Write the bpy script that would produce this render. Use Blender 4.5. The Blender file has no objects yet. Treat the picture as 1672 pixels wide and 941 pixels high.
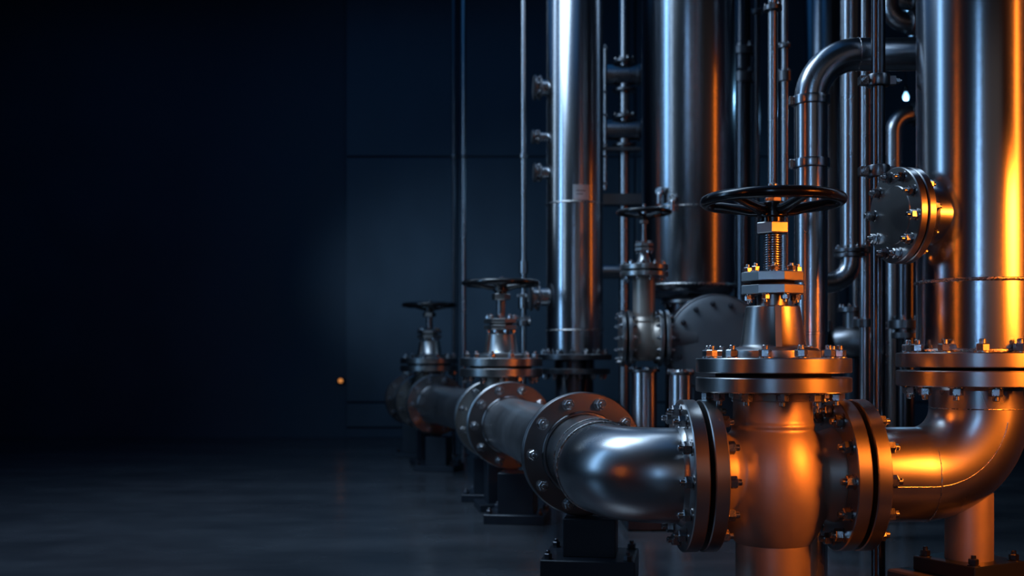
import bpy, math, random
from mathutils import Vector, Matrix
random.seed(7)
SC = bpy.context.scene
COL = SC.collection
U = 4.0 / 1800.0          # scene unit used below -> metres
E = 455.0                 # eye height in units
F = 1800.0                # focal length in pixels
PI = math.pi
rad = math.radians

def hz(y, Y):             # height above floor of picture row y at depth Y
    return E + (585 - y) * Y / F
def hx(x, Y):
    return (x - 836) * Y / F

# ------------------------------------------------------------------ materials
def new_mat(name):
    m = bpy.data.materials.new(name); m.use_nodes = True
    nt = m.node_tree
    return m, nt, nt.nodes['Principled BSDF']

def metal(name, base, rough, rvar=0.06, scale=(9, 9, 9), bump=0.0, bscale=60, cvar=0.12, metallic=1.0, aniso=0.0, spec=0.5):
    m, nt, b = new_mat(name)
    N, L = nt.nodes, nt.links
    tc = N.new('ShaderNodeTexCoord'); mp = N.new('ShaderNodeMapping')
    mp.inputs['Scale'].default_value = scale
    L.new(tc.outputs['Object'], mp.inputs['Vector'])
    nz = N.new('ShaderNodeTexNoise'); nz.inputs['Scale'].default_value = 1.0; nz.inputs['Detail'].default_value = 3
    L.new(mp.outputs['Vector'], nz.inputs['Vector'])
    mr = N.new('ShaderNodeMapRange')
    mr.inputs['From Min'].default_value = .3; mr.inputs['From Max'].default_value = .7
    mr.inputs['To Min'].default_value = max(.03, rough - rvar); mr.inputs['To Max'].default_value = rough + rvar
    L.new(nz.outputs['Fac'], mr.inputs['Value']); L.new(mr.outputs['Result'], b.inputs['Roughness'])
    cr = N.new('ShaderNodeValToRGB')
    lo = [c * (1 - cvar) for c in base]; hi = [min(1, c * (1 + cvar)) for c in base]
    cr.color_ramp.elements[0].position = .3; cr.color_ramp.elements[1].position = .72
    cr.color_ramp.elements[0].color = (*lo, 1); cr.color_ramp.elements[1].color = (*hi, 1)
    L.new(nz.outputs['Fac'], cr.inputs['Fac']); L.new(cr.outputs['Color'], b.inputs['Base Color'])
    b.inputs['Metallic'].default_value = metallic
    b.inputs['Specular IOR Level'].default_value = spec
    if aniso: b.inputs['Anisotropic'].default_value = aniso
    if bump:
        n2 = N.new('ShaderNodeTexNoise'); n2.inputs['Scale'].default_value = bscale; n2.inputs['Detail'].default_value = 5
        L.new(tc.outputs['Object'], n2.inputs['Vector'])
        bp = N.new('ShaderNodeBump'); bp.inputs['Strength'].default_value = bump; bp.inputs['Distance'].default_value = .004
        L.new(n2.outputs['Fac'], bp.inputs['Height']); L.new(bp.outputs['Normal'], b.inputs['Normal'])
    return m

M = {}
M['steel']   = metal('brushed_steel', (.42, .43, .45), .26, .03, (6, 6, 1.5), cvar=.05)
M['pipe']    = metal('pipe_steel', (.46, .46, .47), .29, .03, (3, 3, 3), cvar=.06)
M['satin']   = metal('satin_pipe_steel', (.48, .48, .49), .36, .04, (3, 3, 3), cvar=.06)
M['column']  = metal('column_steel', (.42, .44, .47), .22, .02, (5, 5, .6), cvar=.05)
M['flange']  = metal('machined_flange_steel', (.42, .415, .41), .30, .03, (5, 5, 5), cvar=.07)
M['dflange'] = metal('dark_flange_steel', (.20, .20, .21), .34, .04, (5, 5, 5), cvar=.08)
M['bolt']    = metal('bolt_steel', (.40, .40, .41), .27, .04, (30, 30, 30), cvar=.05)
M['cast']    = metal('cast_steel', (.36, .31, .27), .44, .04, (6, 6, 6), bump=.18, bscale=32, cvar=.12, metallic=.7)
M['bonnet']  = metal('bonnet_steel', (.36, .355, .35), .34, .04, (8, 8, 8), bump=.02, bscale=90, cvar=.06)
M['black']   = metal('black_enamel', (.010, .010, .011), .20, .03, (8, 8, 8), metallic=0.0, spec=.6)
M['support'] = metal('dark_painted_steel', (.016, .022, .032), .36, .06, (5, 5, 5), bump=.03, bscale=150, metallic=.3)
M['gasket']  = metal('black_gasket', (.01, .01, .01), .8, .05, metallic=0.0)
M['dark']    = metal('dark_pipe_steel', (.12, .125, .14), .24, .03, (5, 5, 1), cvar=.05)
M['pump']    = metal('grey_pump_casing', (.14, .15, .165), .48, .05, (5, 5, 5), bump=.04, bscale=80, metallic=.6)
M['weld']    = metal('weld_bead', (.55, .53, .51), .26, .06, (60, 60, 60), bump=.4, bscale=300)
M['plate']   = metal('satin_name_plate', (.75, .77, .80), .4, .03)
M['ink']     = metal('plate_ink', (.05, .05, .06), .6, .03, metallic=0.0)
M['concrete'] = metal('plinth_concrete', (.05, .052, .056), .6, .1, (6, 6, 6), bump=.2, bscale=40, metallic=0.0)

def emit(name, col, s):
    m, nt, b = new_mat(name)
    b.inputs['Base Color'].default_value = (*col, 1)
    b.inputs['Emission Color'].default_value = (*col, 1); b.inputs['Emission Strength'].default_value = s
    return m
M['bulb'] = emit('lit_bulb', (.30, .66, 1.0), 3.5)
M['amber'] = emit('amber_glint_glow', (1.0, .35, .08), .6)

def floor_mat():
    m, nt, b = new_mat('polished_concrete')
    N, L = nt.nodes, nt.links
    tc = N.new('ShaderNodeTexCoord'); mp = N.new('ShaderNodeMapping'); mp.inputs['Scale'].default_value = (.5, 1.4, 1)
    L.new(tc.outputs['Object'], mp.inputs['Vector'])
    n1 = N.new('ShaderNodeTexNoise'); n1.inputs['Scale'].default_value = 1.1; n1.inputs['Detail'].default_value = 8; n1.inputs['Roughness'].default_value = .62
    L.new(mp.outputs['Vector'], n1.inputs['Vector'])
    cr = N.new('ShaderNodeValToRGB')
    cr.color_ramp.elements[0].position = .3; cr.color_ramp.elements[0].color = (.026, .030, .036, 1)
    cr.color_ramp.elements[1].position = .75; cr.color_ramp.elements[1].color = (.062, .068, .077, 1)
    L.new(n1.outputs['Fac'], cr.inputs['Fac']); L.new(cr.outputs['Color'], b.inputs['Base Color'])
    n2 = N.new('ShaderNodeTexNoise'); n2.inputs['Scale'].default_value = 3; n2.inputs['Detail'].default_value = 7
    L.new(tc.outputs['Object'], n2.inputs['Vector'])
    mr = N.new('ShaderNodeMapRange'); mr.inputs['From Min'].default_value = .3; mr.inputs['From Max'].default_value = .7
    mr.inputs['To Min'].default_value = .13; mr.inputs['To Max'].default_value = .30
    L.new(n2.outputs['Fac'], mr.inputs['Value']); L.new(mr.outputs['Result'], b.inputs['Roughness'])
    n3 = N.new('ShaderNodeTexNoise'); n3.inputs['Scale'].default_value = 30; n3.inputs['Detail'].default_value = 4
    L.new(tc.outputs['Object'], n3.inputs['Vector'])
    bp = N.new('ShaderNodeBump'); bp.inputs['Strength'].default_value = .05; bp.inputs['Distance'].default_value = .004
    L.new(n3.outputs['Fac'], bp.inputs['Height']); L.new(bp.outputs['Normal'], b.inputs['Normal'])
    return m
M['floor'] = floor_mat()
M['wall'] = metal('dark_blue_wall_paint', (.020, .048, .080), .6, .06, (1.5, 1.5, 1.5), metallic=0.0, bump=.03, bscale=60)
M['panel'] = metal('blue_grey_metal_cladding', (.036, .066, .098), .42, .05, (2, 2, 1), metallic=.25)

# ------------------------------------------------------------------ mesh builder
class MB:
    def __init__(s): s.v = []; s.f = []
    def add(s, vs, fs):
        o = len(s.v); s.v += [Vector(p) for p in vs]; s.f += [tuple(o + i for i in q) for q in fs]; return s
    def lathe(s, prof, T=Matrix(), seg=48, a0=0.0):
        vs, rings = [], []
        for r, z in prof:
            if r < 1e-6: rings.append([len(vs)]); vs.append(T @ Vector((0, 0, z)))
            else:
                rings.append(list(range(len(vs), len(vs) + seg)))
                vs += [T @ Vector((r * math.cos(a0 + 2*PI*k/seg), r * math.sin(a0 + 2*PI*k/seg), z)) for k in range(seg)]
        fs = []
        for A, B in zip(rings, rings[1:]):
            for k in range(seg):
                k2 = (k + 1) % seg
                if len(A) == 1 and len(B) == 1: continue
                if len(A) == 1: fs.append((A[0], B[k2], B[k]))
                elif len(B) == 1: fs.append((A[k], A[k2], B[0]))
                else: fs.append((A[k], A[k2], B[k2], B[k]))
        return s.add(vs, fs)
    def solid(s, prof, T=Matrix(), seg=48, a0=0.0):      # closed solid of revolution
        return s.lathe([(0, prof[0][1])] + list(prof) + [(0, prof[-1][1])], T, seg, a0)
    def ring(s, r0, r1, z0, z1, T=Matrix(), seg=48, c=1.0):   # washer-shaped solid with chamfers
        p = [(r0, z0), (r1 - c, z0), (r1, z0 + c), (r1, z1 - c), (r1 - c, z1), (r0, z1), (r0, z0)]
        return s.lathe(p, T, seg)
    def prism(s, n, r, z0, z1, T=Matrix(), c=0.0, a0=0.0):
        p = [(r, z0 + c), (r, z1 - c)]
        if c: p = [(r - c, z0)] + p + [(r - c, z1)]
        return s.solid(p, T, n, a0)
    def torus(s, R, r, T=Matrix(), seg=64, ns=12):
        vs = []; fs = []
        for i in range(seg):
            a = 2*PI*i/seg
            for j in range(ns):
                b = 2*PI*j/ns
                vs.append(T @ Vector(((R + r*math.cos(b))*math.cos(a), (R + r*math.cos(b))*math.sin(a), r*math.sin(b))))
        for i in range(seg):
            for j in range(ns):
                i2, j2 = (i+1) % seg, (j+1) % ns
                fs.append((i*ns+j, i2*ns+j, i2*ns+j2, i*ns+j2))
        return s.add(vs, fs)
    def box(s, x0, x1, y0, y1, z0, z1, T=Matrix(), c=1.0):
        # chamfered box
        c = min(c, (x1-x0)/3, (y1-y0)/3, (z1-z0)/3)
        vs, fs, idx = [], [], {}
        X, Y, Z = (x0, x1), (y0, y1), (z0, z1)
        for i in (0, 1):
            for j in (0, 1):
                for k in (0, 1):
                    sx, sy, sz = (c if i == 0 else -c), (c if j == 0 else -c), (c if k == 0 else -c)
                    for ax, p in (('x', (X[i], Y[j]+sy, Z[k]+sz)), ('y', (X[i]+sx, Y[j], Z[k]+sz)), ('z', (X[i]+sx, Y[j]+sy, Z[k]))):
                        idx[(i, j, k, ax)] = len(vs); vs.append(T @ Vector(p))
        def g(*a): return idx[a]
        fs += [tuple(g(0, j, k, 'x') for j, k in ((0,0),(0,1),(1,1),(1,0))), tuple(g(1, j, k, 'x') for j, k in ((0,0),(1,0),(1,1),(0,1)))]
        fs += [tuple(g(i, 0, k, 'y') for i, k in ((0,0),(1,0),(1,1),(0,1))), tuple(g(i, 1, k, 'y') for i, k in ((0,0),(0,1),(1,1),(1,0)))]
        fs += [tuple(g(i, j, 0, 'z') for i, j in ((0,0),(0,1),(1,1),(1,0))), tuple(g(i, j, 1, 'z') for i, j in ((0,0),(1,0),(1,1),(0,1)))]
        for i in (0, 1):
            for j in (0, 1):
                q = (g(i,j,0,'x'), g(i,j,1,'x'), g(i,j,1,'y'), g(i,j,0,'y')); fs.append(q if (i+j) % 2 else q[::-1])
                q = (g(i,0,j,'x'), g(i,1,j,'x'), g(i,1,j,'z'), g(i,0,j,'z')); fs.append(q[::-1] if (i+j) % 2 else q)
                q = (g(0,i,j,'y'), g(1,i,j,'y'), g(1,i,j,'z'), g(0,i,j,'z')); fs.append(q if (i+j) % 2 else q[::-1])
        for i in (0, 1):
            for j in (0, 1):
                for k in (0, 1):
                    q = (g(i,j,k,'x'), g(i,j,k,'y'), g(i,j,k,'z')); fs.append(q)
        return s.add(vs, fs)
    def tube(s, path, r, seg=32, cap=True):
        path = [Vector(p) for p in path]; n = len(path)
        tans = []
        for i in range(n):
            a = path[max(0, i-1)]; b = path[min(n-1, i+1)]
            tans.append((b - a).normalized())
        t0 = tans[0]; up = Vector((0, 0, 1)) if abs(t0.z) < .9 else Vector((1, 0, 0))
        x = up.cross(t0).normalized()
        vs, fs = [], []
        for i in range(n):
            if i:
                q = tans[i-1].rotation_difference(tans[i]); x = (q @ x)
                x = (x - tans[i] * x.dot(tans[i])).normalized()
            y = tans[i].cross(x)
            ri = r[i] if isinstance(r, (list, tuple)) else r
            vs += [path[i] + (x*math.cos(2*PI*k/seg) + y*math.sin(2*PI*k/seg))*ri for k in range(seg)]
        for i in range(n-1):
            for k in range(seg):
                k2 = (k+1) % seg
                fs.append((i*seg+k, i*seg+k2, (i+1)*seg+k2, (i+1)*seg+k))
        if cap:
            fs.append(tuple(range(seg))[::-1]); fs.append(tuple((n-1)*seg + k for k in range(seg)))
        return s.add(vs, fs)
    def mesh(s, name, mat, ang=32):
        me = bpy.data.meshes.new(name)
        me.from_pydata([p*U for p in s.v], [], s.f)
        import bmesh
        bm = bmesh.new(); bm.from_mesh(me); bmesh.ops.recalc_face_normals(bm, faces=bm.faces); bm.to_mesh(me); bm.free()
        for p in me.polygons: p.use_smooth = True
        me.set_sharp_from_angle(angle=rad(ang))
        me.materials.append(M[mat]); me.update()
        return me
    def build(s, name, mat, parent=None, T=None, ang=32):
        return link(name, s.mesh(name, mat, ang), parent, T)

def mU(T):
    T = T.copy(); T.translation = T.translation * U; return T
def link(name, me, parent=None, T=None):
    o = bpy.data.objects.new(name, me); COL.objects.link(o)
    if parent is not None: o.parent = parent
    if T is not None: o.matrix_basis = mU(T)
    return o
def thing(name, label, cat, loc=(0, 0, 0), rz=0.0, group=None):
    o = bpy.data.objects.new(name, None); COL.objects.link(o)
    o.empty_display_size = .1
    o.location = Vector(loc) * U; o.rotation_euler = (0, 0, rz)
    o['label'] = label; o['category'] = cat
    if group: o['group'] = group
    return o
def tag(o, label, cat, group=None, loc=None):
    o['label'] = label; o['category'] = cat
    if group: o['group'] = group
    if loc is not None: o.location = Vector(loc) * U
    return o
def frame(p, d):
    z = Vector(d).normalized()
    ref = Vector((0, 0, 1)) if abs(z.z) < .9 else Vector((1, 0, 0))
    x = (ref - z * ref.dot(z)).normalized(); y = z.cross(x)
    T = Matrix((x, y, z)).transposed().to_4x4(); T.translation = Vector(p); return T
def TR(x, y, z): return Matrix.Translation((x, y, z))
def RZ(a): return Matrix.Rotation(a, 4, 'Z')

def arc(c, u, v, R, a0, a1, n=20):
    c, u, v = Vector(c), Vector(u), Vector(v)
    return [c + (u*math.cos(a0 + (a1-a0)*i/n) + v*math.sin(a0 + (a1-a0)*i/n))*R for i in range(n+1)]
def fillet(pts, R, n=18):
    """polyline with its corners rounded to radius R"""
    pts = [Vector(p) for p in pts]; out = [pts[0]]
    Rs = R if isinstance(R, (list, tuple)) else [R]*(len(pts)-2)
    for i in range(1, len(pts)-1):
        a = (pts[i-1]-pts[i]).normalized(); b = (pts[i+1]-pts[i]).normalized()
        th = a.angle(b); t = Rs[i-1] / math.tan(th/2)
        p0 = pts[i] + a*t; c = pts[i] + (a+b).normalized()*(Rs[i-1]/math.sin(th/2))
        u = (p0-c).normalized(); turn = PI - th
        nrm = a.cross(b).normalized(); v = u.cross(nrm)
        if (c + (u*math.cos(turn) + v*math.sin(turn))*Rs[i-1] - (pts[i]+b*t)).length > 1e-2*Rs[i-1]: v = -v
        out += arc(c, u, v, Rs[i-1], 0, turn, n)
    out.append(pts[-1]); return out

# ------------------------------------------------------------------ bolts
_bolts = {}
def bolt_mesh(r, mat='bolt'):
    key = (round(r, 2), mat)
    if key not in _bolts:
        b = MB()
        b.solid([(r*1.22, 0), (r*1.22, r*.16)], seg=20)
        b.solid([(r*.88, r*.16), (r, r*.30), (r, r*1.20), (r*.86, r*1.34)], seg=6)
        b.solid([(r*.50, r*1.3), (r*.50, r*1.95), (r*.40, r*2.06)], seg=16)
        _bolts[key] = b.mesh('bolt', mat, 25)
    return _bolts[key]
def bolts(parent, T, rc, n, r, z, a0=0.0, mat='bolt', name='bolt'):
    me = bolt_mesh(r, mat)
    for k in range(n):
        a = a0 + 2*PI*k/n
        link(name, me, parent, T @ TR(rc*math.cos(a), rc*math.sin(a), z) @ RZ(random.random()*PI))
def flange(root, name, T, r, t, bore, nb, br, rc=None, a0=0.0, mat='flange', gasket=0.0, bmat='bolt', seg=72, c=1.6, blind=False, hub=0.0):
    """T: origin on the mating face, +Z away from the joint. bolts stand on the back."""
    b = MB()
    if blind: b.solid([(r-c, 0), (r, c), (r, t-c), (r-c, t), (r*.62, t), (r*.60, t+1.2)], T, seg)
    else: b.ring(bore, r, 0, t, T, seg, c)
    if hub: b.lathe([(bore+hub*1.6, t), (bore+hub*1.1, t+hub*.9), (bore+hub*.35, t+hub*1.8), (bore, t+hub*2.2)], T, seg)
    o = b.build(name, mat, root)
    bolts(o, T, rc or r*.845, nb, br, t, a0, bmat)
    if gasket:
        MB().ring(bore*.9, r*.70, -gasket, 0, T, 48, .2).build('gasket', 'gasket', root)
    return o
def seam(root, p, d, r, w=1.0, mat='weld', name='weld_seam'):
    return MB().torus(r, w, frame(p, d), 64, 8).build(name, mat, root)

# ------------------------------------------------------------------ valve
def gate_valve(label, loc, rz, half, axis_z, P, group=None):
    """origin on the floor below the body; flow axis = local X"""
    t = thing('gate_valve', label, 'valve', (loc[0], loc[1], 0), rz, group)
    s = P['s']; fr, ft = P['flange_r'], P['flange_t']; br = P['bolt_r']
    z0 = axis_z
    body = MB()
    k = P['body_k']
    zb = P['neck_top']                        # underside of the lower bonnet flange
    prof = [(92*math.sqrt(1-((z+14)/129)**2), z) for z in [-112 + 188*i/40 for i in range(41)]]
    prof += [(66.5, 79), (68, 81), (68, 84), (65, 87)]
    prof = [(r*k, z0 + z*k) for r, z in prof] + [(P['neck_r'], z0+104*k), (P['neck_r'], zb + 1)]
    body.solid(prof, seg=64)
    sr = P['stub_r']
    for sg in (-1, 1):
        T = frame((0, 0, z0), (sg, 0, 0))
        e = half - 4 - ft
        body.solid([(sr*.96, 20), (sr*.96, e-26*s), (sr*1.02, e-14*s), (sr*1.10, e+2)], T, 64)
    bo = body.build('body', 'cast', t, ang=180)
    rm = bo.modifiers.new('fuse', 'REMESH'); rm.mode = 'VOXEL'; rm.voxel_size = 2.6*U*max(.6, s); rm.use_smooth_shade = True
    sm = bo.modifiers.new('soften', 'SMOOTH'); sm.factor = .5; sm.iterations = 4
    for sg in (-1, 1):
        flange(t, 'pipe_flange', frame((sg*(half-4), 0, z0), (-sg, 0, 0)), fr, ft, sr*.9, P['n_bolt'], br, a0=P.get('a0', 0), gasket=0)
    MB().torus(P['neck_r']+.3, 1.2*s, TR(0, 0, zb-14*s), 56, 8).build('neck_ring', 'cast', t)
    # bonnet joint
    R = P['bonnet_r']; bt = P['bonnet_t']; g = P['bonnet_gap']
    flange(t, 'bonnet_flange', frame((0, 0, zb+bt), (0, 0, -1)), R, bt, P['neck_r']*.6, P['n_bonnet'], br*.96, a0=rad(8), gasket=0)
    MB().solid([(R*.74, zb+bt-.5), (R*.74, zb+bt+g+.5)], seg=48).build('gasket', 'gasket', t)
    zt = zb + 2*bt + g
    flange(t, 'bonnet_flange', frame((0, 0, zb+bt+g), (0, 0, 1)), R, bt, 6, P['n_bonnet'], br*.96, a0=rad(8))
    # bonnet
    h = P['cone_h']; c0, c1 = P['cone_r']
    b = MB().solid([(c0*1.46, zt-.5), (c0*1.48, zt+2*s), (c0*1.46, zt+.14*h), (c0*1.36, zt+.19*h), (c0*1.06, zt+.22*h),
                    (c0, zt+.27*h), (c1, zt+h-2), (c1*.96, zt+h)], seg=56)
    for a in P['ribs']:
        T = TR(0, 0, zt) @ RZ(a)
        d0, d1, w = c0*1.12, c1*1.12, 5*s
        zz0, zz1 = .2*h, h-1
        vs = [T @ Vector(p) for p in ((0, -w, zz0), (d0, -w, zz0), (d0, w, zz0), (0, w, zz0), (0, -w, zz1), (d1, -w, zz1), (d1, w, zz1), (0, w, zz1))]
        b.add(vs, [(0,1,2,3), (4,7,6,5), (0,4,5,1), (1,5,6,2), (2,6,7,3), (3,7,4,0)])
    b.build('bonnet', 'bonnet', t)
    # gland
    zg = zt + h; gp = P['gland_gap']; gt = P['gland_t']; gr = P['gland_r']
    MB().solid([(gr*.5, zg-1), (gr*.5, zg+gp+1)], seg=32).build('stuffing_box', 'bonnet', t)
    sg = (P['gland_split'])
    T1 = TR(0, 0, zg+gp) @ RZ(rad(22.5+P['gland_rot'])); T2 = TR(0, 0, zg+gp+gt+sg) @ RZ(rad(22.5+P['gland_rot']))
    lo = MB().prism(8, gr*1.06, 0, gt, T1, 1.2*s).build('gland_plate', 'bonnet', t)
    up = MB().prism(8, gr*1.06, 0, gt, T2, 1.2*s).build('gland_plate', 'bonnet', t)
    MB().solid([(gr*.7, zg+gp+gt-.3), (gr*.7, zg+gp+gt+sg+.3)], seg=32).build('gasket', 'gasket', t)
    ng = P['n_gland']
    bolts(up, TR(0, 0, zg+gp+2*gt+sg), gr*.80, ng, br*.66, 0, rad(P['gland_rot']+5))
    bolts(lo, frame((0, 0, zg+gp), (0, 0, -1)), gr*.80, ng, br*.66, 0, rad(P['gland_rot']+5))
    # stem
    zs = zg + gp + 2*gt + sg; zn = P['nut_z']; sr2 = P['stem_r']
    pr = [(sr2*.8, zs-2)]
    pitch = 3.9*max(.8, s); z = zs
    while z < zn:
        pr += [(sr2*.84, z), (sr2*.86, z+pitch*.22), (sr2, z+pitch*.48), (sr2, z+pitch*.74)]; z += pitch
    pr += [(sr2*.84, zn+1)]
    MB().solid(pr, seg=32).build('threaded_stem', 'steel', t, ang=20)
    nr, nh = P['nut_r'], P['nut_h']
    MB().prism(6, nr*1.08, zn, zn+nh, RZ(rad(12)), 1.5*s).build('yoke_nut', 'bonnet', t)
    zc = zn+nh
    MB().solid([(nr*.62, zc-.5), (nr*.72, zc+1), (nr*.72, P['hub_z']-P['hub_h']/2+.5)], seg=32).build('collar', 'black', t)
    # wheel
    W = P['wheel_r']; wt = P['wheel_t']; wz = P['wheel_z']; hzz = P['hub_z']; hh = P['hub_h']; hr = P['hub_r']
    wheel = MB().torus(W-wt, wt, TR(0, 0, wz), 96, 20).build('handwheel', 'black', t)
    MB().solid([(hr*.94, hzz-hh/2), (hr, hzz-hh/2+2*s), (hr, hzz+hh/2-2*s), (hr*.9, hzz+hh/2)], seg=40).build('hub', 'black', wheel)
    for a in P['spokes']:
        d = Vector((math.cos(a), math.sin(a), 0))
        pth = [d*hr*.6 + Vector((0, 0, hzz)), d*(hr+.10*W) + Vector((0, 0, hzz+(wz-hzz)*.05)), d*(W*.5) + Vector((0, 0, hzz+(wz-hzz)*.42)),
               d*(W*.75) + Vector((0, 0, hzz+(wz-hzz)*.86)), d*(W-wt) + Vector((0, 0, wz))]
        MB().tube(pth, [wt*1.1, wt*1.0, wt*.85, wt*.75, wt*.7], 12).build('spoke', 'black', wheel)
    MB().prism(6, hr*.56, hzz+hh/2-.5, hzz+hh/2+8*s, RZ(.4), 1*s).build('wheel_nut', 'bolt', wheel)
    MB().solid([(sr2*.6, hzz+hh/2+7*s), (sr2*.6, P['tip_z']-2*s), (sr2*.42, P['tip_z'])], seg=24).build('stem_tip', 'bolt', wheel)
    return t

PA = E - 192
RD = rad(9)                                     # the row of the line recedes this far off the view axis
front = dict(s=1, flange_r=124, flange_t=23, bolt_r=10.5, n_bolt=12, a0=0, body_k=1, neck_top=E-55, neck_r=64, stub_r=72,
             bonnet_r=125, bonnet_t=24, bonnet_gap=7, n_bonnet=12, cone_h=85, cone_r=(52, 44), ribs=[rad(-96), rad(84)],
             gland_gap=19, gland_t=15, gland_r=50, gland_split=6, gland_rot=-18, n_gland=8, stem_r=15.5, nut_z=E+204, nut_r=26, nut_h=18,
             hub_z=E+243, hub_h=25, hub_r=25, wheel_r=118, wheel_t=9.3, wheel_z=E+258, tip_z=E+287,
             spokes=[rad(-72+72*k) for k in range(5)])
V1 = Vector((428, 1810, 0)); TV1 = rad(2.5)
v1 = gate_valve('big gate valve in the foreground with wide black handwheel, lit orange', V1, TV1, 126, PA, front)
MB().solid([(60, 2), (60, PA-100)], seg=48).build('support_leg', 'cast', v1)
MB().box(-95, 95, -95, 95, 0, 14).build('base_plate', 'support', v1)

mid = dict(front); mid.update(cone_h=72, gland_gap=14, gland_t=13, nut_z=E+176, hub_z=E+214, wheel_z=E+226, tip_z=E+246,
                              spokes=[rad(20+72*k) for k in range(5)], n_bolt=10, ribs=[rad(-60), rad(30), rad(120), rad(210)])
V2 = Vector((-33, 3330, 0)); A2 = PI/2 + RD
v2 = gate_valve('gate valve second from the camera along the pipe row, blue-lit handwheel', V2, A2, 170, PA, mid)
far = dict(mid); far.update(spokes=[rad(50+72*k) for k in range(5)])
V3 = Vector((-352, 4700, 0)); RD3 = rad(14)
v3 = gate_valve('dim gate valve farthest back at the far end of the pipe row', V3, PI/2 + RD3, 170, PA, far)

def supp(name, label, c, rz, w, d, top, plate_w, plate_d, plate_t, group='pipe supports under the row', post_mat='support'):
    t = thing(name, label, 'pipe support', (c[0], c[1], 0), rz, group)
    p = MB().box(-plate_w, plate_w, -plate_d, plate_d, 0, plate_t, c=1.5).build('base_plate', 'support', t)
    MB().box(-w, w, -d, d, plate_t-.5, top, c=1.5).build('post', post_mat, t)
    for sx in (-1, 1):
        for sy in (-1, 1):
            link('anchor_bolt', bolt_mesh(8.5, 'dbolt'), p, TR(sx*(plate_w-14), sy*(plate_d-14), plate_t) @ RZ(.3*sx+sy))
    return t
M['dbolt'] = metal('dark_bolt_steel', (.10, .105, .12), .34, .05, (40, 40, 40))

# ------------------------------------------------------------------ front elbow (row line -> front valve)
A = Vector((142, 2220, PA)); d0 = Vector((math.sin(RD), -math.cos(RD), 0)); av = Vector((math.cos(TV1), math.sin(TV1), 0))
V1c = Vector((V1.x, V1.y, PA))
P1 = V1c - av*152
RP = 78
el = thing('pipe_elbow', 'polished steel elbow pipe curving from the row into the foreground valve', 'pipe', (A.x, A.y, 0))
o0 = Vector((A.x, A.y, 0))
dS = Vector((math.sin(rad(22)), -math.cos(rad(22)), 0))
b0, b3 = A + d0*22 - o0, P1 - o0
b1, b2 = b0 + dS*120, b3 - av*190
path = [A + d0*7 - o0]
for i in range(61):
    u = i/60
    path.append(b0*(1-u)**3 + b1*3*u*(1-u)**2 + b2*3*u*u*(1-u) + b3*u**3)
path.append(P1 + av*10 - o0)
MB().tube(path, RP, 72).build('pipe', 'pipe', el)
flange(el, 'pipe_flange', frame(V1c - av*130 - o0, -av), 124, 23, RP-1, 12, 10.5, gasket=7.4, hub=4)
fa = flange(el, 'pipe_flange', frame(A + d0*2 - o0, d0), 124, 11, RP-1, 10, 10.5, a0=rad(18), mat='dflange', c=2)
MB().torus(RP+3, 5, frame(A + d0*14 - o0, d0), 64, 12).build('weld_collar', 'dflange', el)
seam(el, path[21], path[22]-path[20], RP+.6, 2.0)
seam(el, path[33], path[34]-path[32], RP+.8, 2.4)
seam(el, P1 - av*1 - o0, av, RP, 1.2)

SA_c = A + d0*8
supp('pipe_support', 'steel post on thick base under the large flange nearest the camera', (SA_c.x+15, SA_c.y, 0), -RD, 52, 40, PA-126, 92, 84, 62)

# ------------------------------------------------------------------ spools along the row
def spool(label, pts, flange_ends, nb=10, a0=rad(18), R=400, thick=11, mats=('dflange', 'dflange'), end_blind=False):
    pts = [Vector(p) for p in pts]; o = Vector((pts[0].x, pts[0].y, 0))
    t = thing('pipe_spool', label, 'pipe', (o.x, o.y, 0), 0, 'straight pipe lengths of the row')
    L = [p - o for p in pts]
    dA = (L[1]-L[0]).normalized(); dB = (L[-1]-L[-2]).normalized()
    pp = [L[0]+dA*6] + L[1:-1] + [L[-1]-dB*6]
    MB().tube(fillet(pp, R, 14) if len(pp) > 2 else pp, RP, 64).build('pipe', 'satin', t)
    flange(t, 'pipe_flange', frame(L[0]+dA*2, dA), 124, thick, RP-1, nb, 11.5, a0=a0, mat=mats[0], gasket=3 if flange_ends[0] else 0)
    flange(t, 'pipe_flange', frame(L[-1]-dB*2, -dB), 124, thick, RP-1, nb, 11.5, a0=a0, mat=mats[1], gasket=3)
    for p, d in ((L[0]+dA*14, dA), (L[-1]-dB*14, dB)):
        MB().torus(RP+2, 4.5, frame(p, d), 56, 10).build('weld_collar', 'dflange', t)
    return t
r2 = Vector((-math.sin(RD), math.cos(RD), 0)); r3 = Vector((-math.sin(RD3), math.cos(RD3), 0))
V2c = Vector((V2.x, V2.y, PA)); V3c = Vector((V3.x, V3.y, PA))
B = V2c - r2*170; Cc = V2c + r2*170; D = V3c - r3*170; Ee = V3c + r3*170
s1 = spool('steel pipe length between the nearest large flange and the second valve', [A, B - r2*2], (1, 1))
# straight sections bend a touch between the two valves
s2 = spool('steel pipe length between the second valve and the farthest valve', [Cc + r2*2, Cc + r2*420, D - r3*2], (1, 1), R=900)
G = Ee + r3*330
s3 = spool('short pipe length behind the farthest valve at the end of the row', [Ee + r3*2, G], (1, 1))
eb = thing('blind_flange', 'closed round end plate on the last pipe of the row', 'flange', (G.x, G.y, 0))
flange(eb, 'cover_plate', frame(r3*3 + Vector((0, 0, PA)), r3), 124, 14, 0, 10, 10, a0=rad(18), mat='dflange', blind=True)

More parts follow.
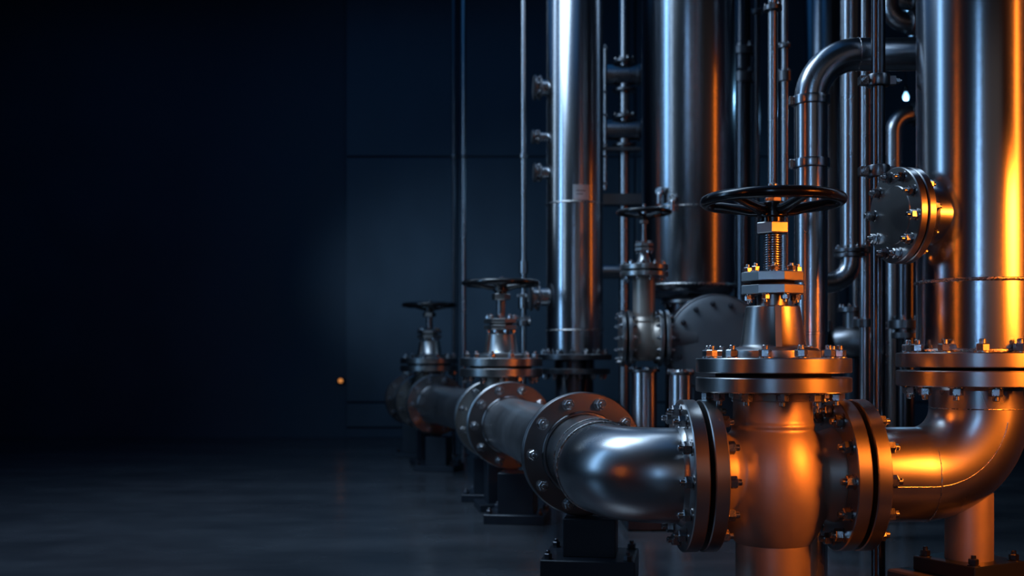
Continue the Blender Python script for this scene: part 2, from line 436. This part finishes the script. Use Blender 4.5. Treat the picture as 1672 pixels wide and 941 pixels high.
B1 = B - r2*60
supp('pipe_support', 'dark box post on bolted plate under the pipe before the second valve', (B1.x + 14, B1.y-20, 0), -RD, 50, 48, PA-126, 84, 80, 26)
C1 = Cc + r2*40
supp('pipe_support', 'dark box post on bolted plate just beyond the second valve', (C1.x, C1.y, 0), -RD, 50, 44, PA-126, 84, 74, 24)
D1 = D - r3*60
supp('pipe_support', 'dark box post on bolted plate before the farthest valve', (D1.x, D1.y, 0), -RD3, 44, 44, PA-126, 84, 74, 24)
E1 = Ee + r3*230
supp('pipe_support', 'dim box post at the far end of the row behind the farthest valve', (E1.x, E1.y, 0), -RD3, 44, 44, PA-80, 74, 70, 24)
for vv, rz_ in ((v2, 0), (v3, 0)):
    MB().box(-46, 46, -46, 46, 20, PA-100, c=1.5).build('support_leg', 'support', vv)
    MB().box(-74, 74, -74, 74, 0, 22, c=1.5).build('base_plate', 'support', vv)

# ------------------------------------------------------------------ right elbow up into the big column
KX = 345.0; RR = 110
ro = V1c + av*KX; ro0 = Vector((ro.x, ro.y, 0))
re = thing('pipe_elbow', 'orange-lit elbow pipe turning up from the foreground valve to the big column', 'pipe', ro0)
zc0 = E - 46
pth = fillet([V1c + av*148 - ro0, Vector((0, 0, PA)), Vector((0, 0, zc0+4))], RR, 48)
MB().tube(pth, RP, 80).build('pipe', 'pipe', re)
flange(re, 'pipe_flange', frame(V1c + av*130 - ro0, av), 124, 23, RP-1, 12, 10.5, gasket=7.4, hub=4)
flange(re, 'column_flange', frame((0, 0, E-20), (0, 0, -1)), 130, 26, RP-2, 12, 10.5, a0=rad(10), hub=4)
seam(re, V1c + av*(KX-RR+14) - ro0, av, RP, 1.0); seam(re, Vector((0, 0, PA+RR)), (0, 0, 1), RP, 1.0)
seam(re, V1c + av*157 - ro0, av, RP, 1.2)
# longitudinal weld bead along the camera side
ang = rad(-6); nrm = Vector((av.y, -av.x, 0))
bead = []
for p in pth[::1]:
    i = pth.index(p); a_ = pth[max(0, i-1)]; b_ = pth[min(len(pth)-1, i+1)]; tg = (b_-a_).normalized()
    side = nrm; dn = tg.cross(side).normalized()
    if dn.z > 0 and tg.x > .5: dn = -dn
    outw = side.cross(tg); 
    if outw.z > .01 and abs(tg.z) < .7: outw = -outw
    if abs(tg.z) >= .7 and outw.dot(av) < 0: outw = -outw
    bead.append(p + (nrm*math.cos(rad(9)) + outw*math.sin(rad(9)))*RP)
MB().tube(bead[:-6], .8, 8).build('weld_seam', 'weld', re)
leg_x = -16
MB().solid([(38, hz(912, 1825)), (38, PA-30)], TR(leg_x, 0, 0), 40).build('support_leg', 'cast', re)
bpz = hz(912, 1825)
bp_ = MB().box(-62, 62, -62, 62, bpz-24, bpz, TR(leg_x, 0, 0) @ RZ(rad(28)), c=1.5).build('base_plate', 'support', re)
for sx in (-1, 1):
    for sy in (-1, 1):
        link('bolt', bolt_mesh(8, 'dbolt'), bp_, TR(leg_x, 0, 0) @ RZ(rad(28)) @ TR(sx*48, sy*48, bpz))
tag(MB().box(-92, 92, -92, 92, 0, bpz-25, RZ(rad(28)), c=3).build('concrete_plinth', 'concrete'), 'dark concrete block carrying the foot of the orange-lit elbow', 'plinth', loc=(ro.x+leg_x, ro.y, 0))

# big column
CR = 98
bc = thing('process_column', 'tall foreground steel column above the orange-lit elbow with round blind flange', 'column', ro0)
zt = E + 8
MB().solid([(CR, E-13), (CR, 2300), (CR*.8, 2340), (CR*.4, 2360)], seg=96).build('shell', 'column', bc)
flange(bc, 'column_flange', frame((0, 0, E-15), (0, 0, 1)), 130, 24, CR-2, 12, 10.5, a0=rad(10), gasket=5)
MB().torus(CR+1, 3.5, TR(0, 0, E+12), 96, 10).build('weld_seam', 'weld', bc)
MB().torus(CR+.6, 3, TR(0, 0, E+125), 96, 10).build('weld_seam', 'weld', bc)
n_ = Vector((-.98, -.20, 0)).normalized(); fc = Vector((620, 1790, hz(352, 1790))) - ro0
noz = MB().lathe([(50, 28), (50, 160), (0, 160)], frame(fc, -n_), 64)
noz.lathe([(50, 52), (54, 46), (62, 40), (64, 30)], frame(fc, -n_), 64)
nz_o = noz.build('side_nozzle', 'steel', bc)
flange(bc, 'blind_flange', frame(fc - n_*13.5, n_), 78, 13, 0, 10, 8.2, rc=64, a0=rad(12), blind=True)
flange(bc, 'nozzle_flange', frame(fc - n_*15.5, -n_), 78, 13, 48, 10, 7, rc=66, a0=rad(12))
for k, a in enumerate((-1,)):
    pass

# ------------------------------------------------------------------ gooseneck pipe and dark pole
gy = 2000; gs = gy/F
gx = hx(1324, gy); gz = hz(89, gy)
gn = thing('gooseneck_pipe', 'steel gooseneck pipe rising behind the foreground valve and bending toward the big column', 'pipe', (gx, gy, 0))
gp = fillet([(0, 0, 12), (0, 0, gz), (430, 0, gz)], 84, 36)
MB().tube(gp, 29.5, 56).build('pipe', 'steel', gn)
for yy in (165, 268):
    z = hz(yy, gy)
    MB().lathe([(29, z-9), (33.5, z-8), (34, z-6), (34, z+6), (33.5, z+8), (29, z+9)], seg=56).build('collar', 'steel', gn)
    MB().box(-40, -33, -6, 6, z-8, z+8).build('collar_lug', 'bolt', gn)
z = hz(545, gy)
MB().lathe([(29, z-3), (31.5, z-2), (31.5, z+2), (29, z+3)], seg=56).build('collar', 'steel', gn)
flange(gn, 'base_flange', frame((0, 0, 0), (0, 0, 1)), 62, 14, 20, 8, 6)
seam(gn, (84, 0, gz), (1, 0, 0), 29.5, 1)
MB().tube([(430, 0, gz), (430, 0, 0)], 26, 32).build('rear_leg', 'dark', gn)

py = 1935; px_ = hx(1434, py)
pl = thing('stand_pole', 'slim dark vertical pole with clamps in front of the gooseneck', 'pole', (px_, py, 0))
MB().solid([(12, 6), (12, 2690)], seg=32).build('pole', 'dark', pl)
flange(pl, 'base_flange', frame((0, 0, 0), (0, 0, 1)), 38, 7, 10, 4, 4.5, mat='dflange')
for yy in (132, 280):
    z = hz(yy, py)
    c_ = MB().lathe([(11.5, z-11), (19, z-10), (20, z-8), (20, z+8), (19, z+10), (11.5, z+11)], seg=32)
    c_.box(-34, -14, -8, 8, z-8, z+8); c_.box(14, 30, -7, 7, z-8, z+8)
    co = c_.build('clamp', 'dflange', pl)
    link('bolt', bolt_mesh(5.5), co, frame((30, 0, z), (1, 0, 0)))
    link('bolt', bolt_mesh(5.5), co, frame((-26, -8, z), (0, -1, 0)))

# ------------------------------------------------------------------ second column (blue)
cy = 3600; cx = hx(938, cy); c2r = 93
c2 = thing('process_column', 'slender steel column with small name plate behind the second valve', 'column', (cx, cy, 0))
MB().solid([(c2r, hz(582, cy)), (c2r, 2300), (c2r*.7, 2350)], seg=80).build('shell', 'column', c2)
for yy in (335, 540):
    z = hz(yy, cy); MB().torus(c2r+.5, 2.6, TR(0, 0, z), 80, 8).build('weld_seam', 'weld', c2)
zf = hz(590, cy)
flange(c2, 'column_flange', frame((0, 0, zf+4), (0, 0, 1)), 122, 18, c2r-2, 14, 8.5, a0=.1, mat='dflange')
MB().solid([(66, hz(604, cy)), (66, zf+5)], seg=48).build('neck', 'dark', c2)
flange(c2, 'column_flange', frame((0, 0, hz(598, cy)-8), (0, 0, -1)), 116, 18, 50, 14, 8.5, a0=.1, mat='dflange')
MB().solid([(62, 16), (62, hz(606, cy))], seg=48).build('skirt', 'dark', c2)
flange(c2, 'base_flange', frame((0, 0, 0), (0, 0, 1)), 100, 16, 50, 8, 8, mat='dflange')
# name plate
npl = MB()
a0, a1 = rad(-96), rad(-64)
zz0, zz1 = hz(333, cy), hz(309, cy)
vs, fs = [], []
for i in range(13):
    a = a0 + (a1-a0)*i/12
    for r in (c2r-1, c2r+3.5):
        for z in (zz0, zz1): vs.append((r*math.cos(a), r*math.sin(a), z))
for i in range(12):
    k = 4*i
    fs += [(k+2, k+6, k+7, k+3), (k, k+1, k+5, k+4), (k+1, k+3, k+7, k+5), (k, k+4, k+6, k+2)]
fs += [(0, 2, 3, 1), (48, 49, 51, 50)]
plate = npl.add(vs, fs).build('name_plate', 'plate', c2)
for j, (u0, u1) in enumerate(((.2, .75), (.2, .6))):
    ln = MB(); vs = []; fs = []
    zc = zz0 + (zz1-zz0)*(.6 - .22*j)
    for i in range(9):
        a = a0 + (a1-a0)*(u0 + (u1-u0)*i/8)
        for r in (c2r+3.3, c2r+3.9):
            for z in (zc-1.3, zc+1.3): vs.append((r*math.cos(a), r*math.sin(a), z))
    for i in range(8):
        k = 4*i; fs += [(k+2, k+6, k+7, k+3), (k+1, k+3, k+7, k+5), (k, k+4, k+6, k+2)]
    ln.add(vs, fs).build('plate_line', 'ink', plate)
# instrument nozzles on its left flank
for yy, r, L_ in ((145, 26, 40), (225, 15, 46), (283, 20, 40), (485, 30, 52)):
    z = hz(yy, cy); d = Vector((-1, -.12, 0)).normalized()
    base = d*(c2r-4)
    nzz = MB().solid([(r, 0), (r, L_)], frame(Vector((0, 0, z)) + base, d), 32).build('side_nozzle', 'steel', c2)
    fl = MB().ring(r*.6, r*1.55, 0, 6, frame(Vector((0, 0, z)) + base + d*(L_*.55), d), 40, 1).build('nozzle_flange', 'dflange', nzz)
    bolts(nzz, frame(Vector((0, 0, z)) + base + d*(L_*.55+6), d), r*1.28, 8, 4.6, 0, .2)
    MB().solid([(r*1.5, L_-2), (r*1.55, L_), (r*1.55, L_+5), (r*1.45, L_+6)], frame(Vector((0, 0, z)) + base, d), 40).build('nozzle_cap', 'dflange', nzz)

# thin bright pipe
ty = 3720; tx = hx(855, ty)
tp = thing('thin_pipe', 'thin bright vertical pipe beside the name-plate column', 'pipe', (tx, ty, 0))
MB().solid([(9.5, 5), (9.5, 2690)], seg=24).build('pipe', 'steel', tp)
for yy, r, h in ((255, 14, 8), (437, 15, 22), (492, 18, 26), (528, 22, 10)):
    z = hz(yy, ty); MB().solid([(r-1.5, z-h), (r, z-h+2), (r, z+h-2), (r-1.5, z+h)], seg=24).build('coupling', 'steel' if r < 20 else 'dflange', tp)
for yy in (490, 526):
    z = hz(yy, ty); bolts(tp, TR(0, 0, z+10), 20, 6, 5, 0)
    MB().solid([(9, 0), (9, 24)], frame((0, 0, z), (1, -.3, 0)), 20).build('branch_stub', 'steel', tp)
MB().solid([(24, 0), (24, 5)], seg=24).build('base_flange', 'dflange', tp)

# conduits near the wall
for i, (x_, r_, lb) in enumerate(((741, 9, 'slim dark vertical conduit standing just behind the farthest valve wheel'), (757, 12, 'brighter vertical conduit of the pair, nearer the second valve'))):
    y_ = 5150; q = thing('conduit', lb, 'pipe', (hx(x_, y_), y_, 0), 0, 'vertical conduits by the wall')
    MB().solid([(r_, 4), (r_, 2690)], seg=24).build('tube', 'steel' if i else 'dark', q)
    MB().solid([(r_*2, 0), (r_*2, 5)], seg=24).build('foot', 'dflange', q)
    z = hz(256, y_); MB().solid([(r_+4, z-8), (r_+5, z-6), (r_+5, z+6), (r_+4, z+8)], seg=24).build('coupling', 'dflange', q)

# ------------------------------------------------------------------ third column + pump + small valve
ky = 3700; kx = hx(1124, ky); kr = 156
c3 = thing('process_column', 'widest steel column behind the pump with one thin orange reflection', 'column', (kx, ky, 0))
kz = hz(468, ky)
MB().solid([(kr*.6, kz-44), (kr*.85, kz-34), (kr*.96, kz-16), (kr, kz), (kr, 2300), (kr*.6, 2380)], seg=96).build('shell', 'column', c3)
MB().torus(kr+.5, 4, TR(0, 0, kz), 96, 10).build('weld_seam', 'weld', c3)
MB().torus(kr+.5, 2.4, TR(0, 0, hz(345, ky)), 96, 10).build('weld_seam', 'weld', c3)
MB().solid([(78, 10), (78, kz-40)], seg=48).build('skirt', 'dark', c3)
MB().solid([(120, 0), (120, 12)], seg=48).build('base_flange', 'dflange', c3)
flange(c3, 'skirt_flange', frame((0, 0, kz-46), (0, 0, -1)), 92, 12, 70, 12, 6)
for (xx, yy) in ((1084, 312), (1101, 326)):
    X = hx(xx, ky-140) - kx; z = hz(yy, ky-140)
    d = Vector((X, -math.sqrt(max(1, kr*kr - X*X)), 0)).normalized()
    p = d*(kr-3) + Vector((0, 0, z))
    st = MB().tube(fillet([p, p + d*26, p + d*26 + Vector((0, 0, -40))], 14, 8), 8, 16).build('gauge_stub', 'steel', c3)
    MB().solid([(12, 20), (13, 22), (13, 32), (12, 34)], frame(p - d*4, d), 20).build('stub_nut', 'bolt', st)

# skid
sk = thing('base_skid', 'low black steel skid on the floor under pump and pots', 'base', (0, 0, 0))
MB().box(303, 732, 2890, 3480, 3, 34, c=2).build('deck', 'support', sk)
for x_ in (340, 540, 704):
    MB().box(x_-26, x_+26, 2900, 3470, 0, 3.5, c=.6).build('skid_shoe', 'dflange', sk)

pmx, pmy, pmz = hx(1165, 3300), 3300, hz(562, 3300)
pm = thing('pump', 'big round grey pump casing behind the foreground valve', 'pump', (pmx, pmy, 0))
Tp = frame((0, 0, pmz), (0, -1, 0))
MB().solid([(60, -95), (120, -86), (142, -64), (147, -40), (147, 40), (140, 56), (124, 66), (60, 70)], Tp, 96).build('casing', 'pump', pm)
MB().torus(143, 5, Tp @ TR(0, 0, 46), 96, 12).build('casing_rim', 'dflange', pm)
for k in range(14):
    a = 2*PI*k/14 + .12
    link('bolt', bolt_mesh(6.5, 'dbolt'), pm, Tp @ TR(118*math.cos(a), 118*math.sin(a), 66))
vz = hz(553, 3320)
MB().solid([(52, 60), (52, 128), (56, 142)], frame((0, -20, vz), (-1, 0, 0)), 48).build('inlet_pipe', 'pump', pm)
MB().box(-70, 70, -50, 50, 36, pmz-100, c=3).build('pedestal', 'support', pm)
small = dict(s=.62, flange_r=84, flange_t=11, bolt_r=6.2, n_bolt=12, a0=0, body_k=.60, neck_top=hz(454, 3320), neck_r=33, stub_r=55,
             bonnet_r=71, bonnet_t=15, bonnet_gap=5, n_bonnet=10, cone_h=38, cone_r=(20, 14), ribs=[],
             gland_gap=4, gland_t=9, gland_r=27, gland_split=4, gland_rot=0, n_gland=6, stem_r=8, nut_z=hz(368, 3320), nut_r=13, nut_h=10,
             hub_z=hz(356, 3320), hub_h=14, hub_r=15, wheel_r=83, wheel_t=6.5, wheel_z=hz(350, 3320), tip_z=hz(336, 3320),
             spokes=[rad(30+72*k) for k in range(5)])
vx = hx(1049, 3320)
vh = 55
v4 = gate_valve('small gate valve with steel handwheel joined to the round pump casing', (vx, 3280, 0), 0, vh, vz, small)
flange(pm, 'inlet_flange', frame((vx+vh+4-pmx, -20, vz), (1, 0, 0)), 84, 12, 50, 12, 6.2, gasket=4)
bf = thing('blind_flange', 'round closing plate on the small valve facing the name-plate column', 'flange', (vx-vh-3, 3280, 0))
flange(bf, 'cover_plate', frame((-1.5, 0, vz), (-1, 0, 0)), 84, 11, 0, 12, 6.2, blind=True)
for i, (xx, r_, top, lb) in enumerate(((1068, 38, vz-86, 'wider upright steel pot below the small valve'), (1111, 32, vz-92, 'narrower upright steel pot beside the pump pedestal'))):
    yy = 3150 if i else 3280
    X = hx(xx, yy) if i else vx
    q = thing('steel_pot', lb, 'vessel', (X, yy, 34), 0, 'steel pots on the skid')
    h = top - 34
    MB().solid([(r_, 6), (r_, h-18), (r_*.96, h-12)], seg=40).build('shell', 'steel', q)
    MB().ring(4, r_*1.22, h-14, h-6, seg=40).build('lid_flange', 'dflange', q)
    MB().solid([(r_*.7, h-7), (r_*.62, h-1)], seg=32).build('lid', 'steel', q)
    MB().solid([(r_*1.3, 0), (r_*1.3, 6.5)], seg=40).build('foot_ring', 'dflange', q)
    bolts(q, TR(0, 0, h-6), r_*1.05, 8, 3.8, 0)

# ------------------------------------------------------------------ header between the two left columns
hy = 4300; hX = hx(1019, hy)
hd = thing('header_pipe', 'upright header pipe with stacked cross drums between the two blue-lit columns', 'pipe', (hX, hy, 0))
MB().solid([(21, 8), (21, 2600)], seg=40).build('pipe', 'steel', hd)
MB().solid([(50, 0), (50, 9)], seg=40).build('base_flange', 'dflange', hd)
for yy in (123, 213):
    z = hz(yy, hy); T = frame((-105, 0, z), (1, 0, 0))
    dr = MB().solid([(34, 0), (44, 5), (46, 12), (46, 22), (40, 26), (40, 150), (44, 154), (44, 165), (38, 170)], T, 48).build('cross_drum', 'steel', hd)
    for zz in (z+52, z-60):
        MB().ring(20, 46, zz-5, zz+5, seg=40).build('ring_flange', 'dflange', dr)
    bolts(dr, TR(0, 0, z+57), 36, 8, 6, 0, .3)
z1, z0_ = hz(88, hy), hz(305, hy)
MB().solid([(7, z0_-20), (7, z1+16)], TR(-78, -46, 0), 16).build('tie_rod', 'steel', hd)
for yy in (85, 158, 195, 243, 262, 305):
    link('bolt', bolt_mesh(8), hd, TR(-78, -46, hz(yy, hy)))
z = hz(247, hy)
MB().box(-98, 60, -54, 10, z-7, z+7, c=1.5).build('bracket_plate', 'dflange', hd)
z = hz(328, hy)
MB().box(-108, 90, -50, 20, z-22, z+22, c=2).build('cross_beam', 'dflange', hd)
z = hz(445, hy)
MB().solid([(28, 0), (28, 150)], frame((-110, -40, z), (1, 0, 0)), 40).build('side_pipe', 'steel', hd)
MB().ring(10, 42, 140, 152, frame((-110, -40, z), (1, 0, 0)), 40).build('ring_flange', 'dflange', hd)

# ------------------------------------------------------------------ background pipes right of the wide column
def vpipe(label, x, Y, r, mat='steel', group='upright pipes in the background', rings=(), y_top=None, feet=True, name='upright_pipe'):
    X = hx(x, Y); q = thing(name, label, 'pipe', (X, Y, 0), 0, group)
    MB().solid([(r, 4), (r, 2690 if y_top is None else hz(y_top, Y))], seg=40).build('pipe', mat, q)
    MB().solid([(r*1.8, 0), (r*1.8, 5)], seg=32).build('foot', 'dflange', q)
    for yy, k, h in rings:
        z = hz(yy, Y); rg = MB().ring(r*.9, r*k, z-h, z+h, seg=40, c=min(1, h/3)).build('collar', 'dflange', q)
        bolts(rg, TR(0, 0, z+h), r*(k-.28), 6, max(3, r*.25), 0)
    return q
vpipe('slim bright upright pipe directly above the foreground handwheel', 1262, 2600, 11.5, rings=((14, 1.9, 6),))
vpipe('thin upright pipe just beside the slim bright pipe above the handwheel', 1281, 3050, 9, rings=((76, 1.8, 5), (125, 1.9, 14)))
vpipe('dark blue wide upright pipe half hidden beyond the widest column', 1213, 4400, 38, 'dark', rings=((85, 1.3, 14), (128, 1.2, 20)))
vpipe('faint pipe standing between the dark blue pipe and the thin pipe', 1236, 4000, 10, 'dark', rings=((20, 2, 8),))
tank = thing('storage_tank', 'pale wide vertical tank behind the gooseneck bend', 'tank', (hx(1348, 4500), 4500, 0))
MB().solid([(92, 10), (92, 2450), (60, 2490)], seg=72).build('shell', 'column', tank)
MB().solid([(104, 0), (104, 11)], seg=64).build('base_ring', 'dflange', tank)
MB().torus(92.5, 3, TR(0, 0, hz(330, 4500)), 72, 8).build('weld_seam', 'weld', tank)
# S-bend pipe
sy = 2700; sx_ = hx(1389, sy)
sp = thing('offset_pipe', 'S-bend pipe dropping behind the gooseneck with a flange above its bend', 'pipe', (sx_, sy, 0))
MB().tube(fillet([(0, 0, 2690), (0, 0, hz(462, sy)), (-150, 0, hz(462, sy)), (-150, 0, 4)], [54, 54], 18), 25, 40).build('bend', 'steel', sp)
zz = hz(412, sy)
for dz in (-9, 3):
    MB().ring(18, 39, zz+dz-4, zz+dz+5, seg=40).build('ring_flange', 'dflange', sp)
bolts(sp, TR(0, 0, zz+8), 33, 8, 4.6, 0, .2)
MB().solid([(44, 0), (44, 6)], TR(-150, 0, 0), 32).build('foot', 'dflange', sp)
vpipe('bright upright pipe with two flanged joints beside the dark clamped pole', 1412, 2780, 13, rings=((409, 2.1, 8), (528, 2.2, 10)))
vpipe('second thin pipe close behind the dark clamped pole', 1397, 3600, 11, 'steel', rings=())
# elbows at right behind the big column
def crosspipe(label, x, y, Y, r, up, mat='steel', Xend=1750):
    X = hx(x, Y); z = hz(y, Y)
    q = thing('cross_pipe', label, 'pipe', (X, Y, 0), 0, 'cross pipes behind the big column')
    pts = [(0, 0, 2690 if up else 5), (0, 0, z), (Xend-X, 0, z), (Xend-X, 0, 5)]
    MB().tube(fillet(pts, r*2.1, 14), r, 40).build('pipe', mat, q)
    MB().ring(r*.9, r*1.35, 60, 74, frame((0, 0, z), (1, 0, 0)), 40).build('ring_flange', 'dflange', q)
    MB().solid([(r*1.7, 0), (r*1.7, 5)], TR(Xend-X, 0, 0), 32).build('foot', 'dflange', q)
    if not up: MB().solid([(r*1.7, 0), (r*1.7, 5.5)], TR(0, 0, 0), 32).build('foot', 'dflange', q)
    return q
crosspipe('cross pipe passing just under the small glowing lamp', 1459, 187, 3500, 28, False)
crosspipe('cross pipe running above the gooseneck behind the big column', 1452, 38, 3300, 27, True, Xend=1660)
crosspipe('topmost cross pipe curving at the upper edge behind the big column', 1458, 6, 3900, 26, True, Xend=1900)
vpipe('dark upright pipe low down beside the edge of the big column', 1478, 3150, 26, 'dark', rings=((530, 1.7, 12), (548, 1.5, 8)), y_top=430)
# small flanged strainer low between gooseneck and pole
st = thing('pipe_strainer', 'small flanged strainer body low between gooseneck and dark pole', 'strainer', (hx(1392, 3000), 3000, 0))
sz = hz(560, 3000)
MB().solid([(30, -70), (44, -40), (48, 0), (44, 40), (30, 70)], frame((0, 0, sz), (1, -.45, 0)), 48).build('body', 'dflange', st)
for sg in (-1, 1):
    for k_ in (58, 70):
        fo = MB().ring(20, 62, k_, k_+9, frame((0, 0, sz), (sg, -.45*sg, 0)), 48).build('pipe_flange', 'dflange', st)
        if k_ == 70: bolts(fo, frame((0, 0, sz), (sg, -.45*sg, 0)), 52, 8, 5.5, k_+9)
MB().solid([(26, 0), (26, 62), (40, 64), (40, 76)], TR(0, 0, sz+20), 40).build('neck', 'dflange', st)
bolts(st, TR(0, 0, sz+96), 33, 6, 5, 0)
MB().solid([(24, 6), (24, sz-40)], seg=32).build('support_leg', 'support', st)
MB().solid([(50, 0), (50, 7)], seg=32).build('foot', 'dflange', st)

# hanging work lamp far back
ly = 4600; lx, lz = hx(1479, ly), hz(158, ly)
lp = thing('work_lamp', 'small glowing blue-white bulb hanging far behind the big column', 'lamp', (lx, ly, lz))
MB().solid([(3, -14), (9, -11), (12, -3), (11, 5), (6, 14), (5, 20)], seg=24).build('bulb', 'bulb', lp)
MB().solid([(7, 18), (8, 20), (8, 40), (3, 46)], seg=24).build('socket', 'black', lp)
MB().solid([(1.6, 44), (1.6, 2690-lz)], seg=8).build('cord', 'black', lp)
MB().solid([(10, 2690-lz-2), (10, 2699-lz)], seg=16).build('ceiling_rose', 'black', lp)

# indicator on the wall
iy = 6293.5  # orange reflection on the wall, made as an added housing with glowing face
il = thing('amber_glint', 'tiny dim amber indicator on the dark wall left of the farthest valve', 'glint', (hx(556, iy), iy, hz(622, iy)))
MB().box(-24, 24, 2, 26, -16, 16, c=3).build('housing', 'support', il)
MB().solid([(13, 0), (13, 5), (8, 9)], frame((0, 3, 0), (0, -1, 0)), 24).build('lens', 'amber', il)

# ------------------------------------------------------------------ room shell
def struct(name, mb, mat):
    o = mb.build(name, mat); o['kind'] = 'structure'; return o
XL, XR, YB, YF, ZC = -3600, 3200, 6320, -1600, 2700
struct('floor', MB().box(XL-40, XR+40, YF-40, YB+40, -30, 0, c=.5), 'floor')
struct('ceiling', MB().box(XL-40, XR+40, YF-40, YB+40, ZC, ZC+30, c=.5), 'wall')
struct('wall_back', MB().box(XL-40, XR+40, YB, YB+40, 0, ZC, c=.5), 'wall')
struct('wall_left', MB().box(XL-40, XL, YF, YB, 0, ZC, c=.5), 'wall')
struct('wall_right', MB().box(XR, XR+40, YF, YB, 0, ZC, c=.5), 'wall')
struct('wall_front', MB().box(XL, XR, YF-40, YF, 0, ZC, c=.5), 'wall')
Wd = YB - 22
x0 = hx(565, Wd); xm = hx(748, Wd); zs = hz(256, Wd)
for i, (a, b_, z0, z1) in enumerate(((x0, xm-5, 205, zs-4), (x0, xm-5, zs+4, ZC-2), (xm+5, 700, 205, zs-4), (xm+5, 700, zs+4, ZC-2), (710, 1900, 205, zs-4), (710, 1900, zs+4, ZC-2), (1910, 3190, 205, ZC-2))):
    struct('trim_%d' % (i+1), MB().box(a, b_, Wd, YB-.5, z0, z1, c=3), 'panel')
struct('baseboard_back', MB().box(x0, 3190, Wd-8, YB-.5, 60, 197, c=4), 'panel')
struct('trim_8', MB().box(x0, 3190, Wd+4, YB-.5, 0, 54, c=2), 'wall')

# ------------------------------------------------------------------ camera
cam = bpy.data.cameras.new('camera'); co = bpy.data.objects.new('camera', cam); COL.objects.link(co)
co.location = (0, 0, E*U); co.rotation_euler = (PI/2, 0, 0)
cam.sensor_fit = 'HORIZONTAL'; cam.sensor_width = 36; cam.lens = 36*F/1672; cam.shift_y = 114.5/1672
cam.clip_start = .05; cam.clip_end = 100
cam.dof.use_dof = True; cam.dof.focus_distance = 1800*U; cam.dof.aperture_fstop = 2.0
SC.camera = co

# ------------------------------------------------------------------ lights
def area(name, loc, target, sx, sy, power, col, spread=180):
    l = bpy.data.lights.new(name, 'AREA'); l.shape = 'RECTANGLE'; l.size = sx*U; l.size_y = sy*U
    l.energy = power; l.color = col; l.spread = rad(spread)
    o = bpy.data.objects.new(name, l); COL.objects.link(o); o.location = Vector(loc)*U
    d = (Vector(target) - Vector(loc)); o.rotation_euler = d.to_track_quat('-Z', 'Y').to_euler()
    return o
COOL = (.28, .58, 1.0); PALE = (.56, .77, 1.0); WARM = (1.0, .20, .015); NAVY = (.06, .36, 1.0); DUSK = (1.0, .80, .72)
area('cool_strip_light', (-2400, 2100, 1500), (300, 3300, 700), 320, 2000, 34, COOL, 120)
area('cool_side_light', (-900, 3600, 1700), (300, 3600, 500), 80, 1500, 5, PALE, 120)
area('pale_strip_light', (-1300, 2060, 1400), (500, 3500, 1000), 60, 1800, 4.5, PALE, 120)
area('cool_ceiling_light', (-100, 2500, 2600), (0, 2600, 0), 300, 1400, 12, PALE, 110)
area('row_light', (-900, 2500, 2450), (0, 3000, 250), 1000, 1000, 78, PALE, 110)
area('wall_wash_fill', (-2600, 4600, 1000), (60, 6300, 850), 300, 300, 8, PALE, 34)  # added beam from out of view, brightens the cladding at mid height
area('navy_ambient_fill', (-1200, 3300, 2660), (-1200, 3301, 0), 3600, 4400, 45, NAVY)  # added blue ambient fill for the sealed room, not a fixture
area('warm_key_light', (1290, 1050, 740), (590, 1815, 330), 280, 340, 11, WARM, 42)
area('cool_rear_strip_light', (-320, -760, 1300), (773, 1825, 900), 40, 1800, 2.2, COOL, 40)
area('warm_strip_light', (1330, 1250, 1300), (780, 1800, 1150), 46, 2200, 2.6, WARM, 44)
area('warm_far_streak_fill', (-1400, 670, 1300), (773, 1825, 1000), 20, 1800, .6, WARM, 34)  # added unseen strip, only draws an orange streak on the big column
area('warm_back_light', (1550, 3000, 900), (300, 3500, 800), 30, 1100, 1.6, WARM, 100)
area('dim_rear_fill', (500, -1500, 1200), (500, 2000, 700), 2600, 2000, 7, DUSK)  # added unseen fill behind the camera, lifts the camera-facing steel
area('dim_side_fill', (2700, 700, 1300), (700, 2200, 500), 2200, 2000, 1.2, DUSK)  # added unseen fill, dim warm surroundings for the big column to reflect
bl = bpy.data.lights.new('bulb_glow', 'POINT'); bl.energy = 14; bl.color = (.25, .6, 1.0); bl.shadow_soft_size = .02
bo_ = bpy.data.objects.new('bulb_glow', bl); COL.objects.link(bo_); bo_.location = Vector((lx, ly, lz-24))*U

w = bpy.data.worlds.new('world'); SC.world = w; w.use_nodes = True
bg = w.node_tree.nodes['Background']; bg.inputs['Color'].default_value = (.05, .12, .25, 1); bg.inputs['Strength'].default_value = .006
SC.view_settings.view_transform = 'Standard'; SC.view_settings.look = 'None'
SC.view_settings.gamma = 1; SC.view_settings.exposure = 0; SC.view_settings.use_curve_mapping = False
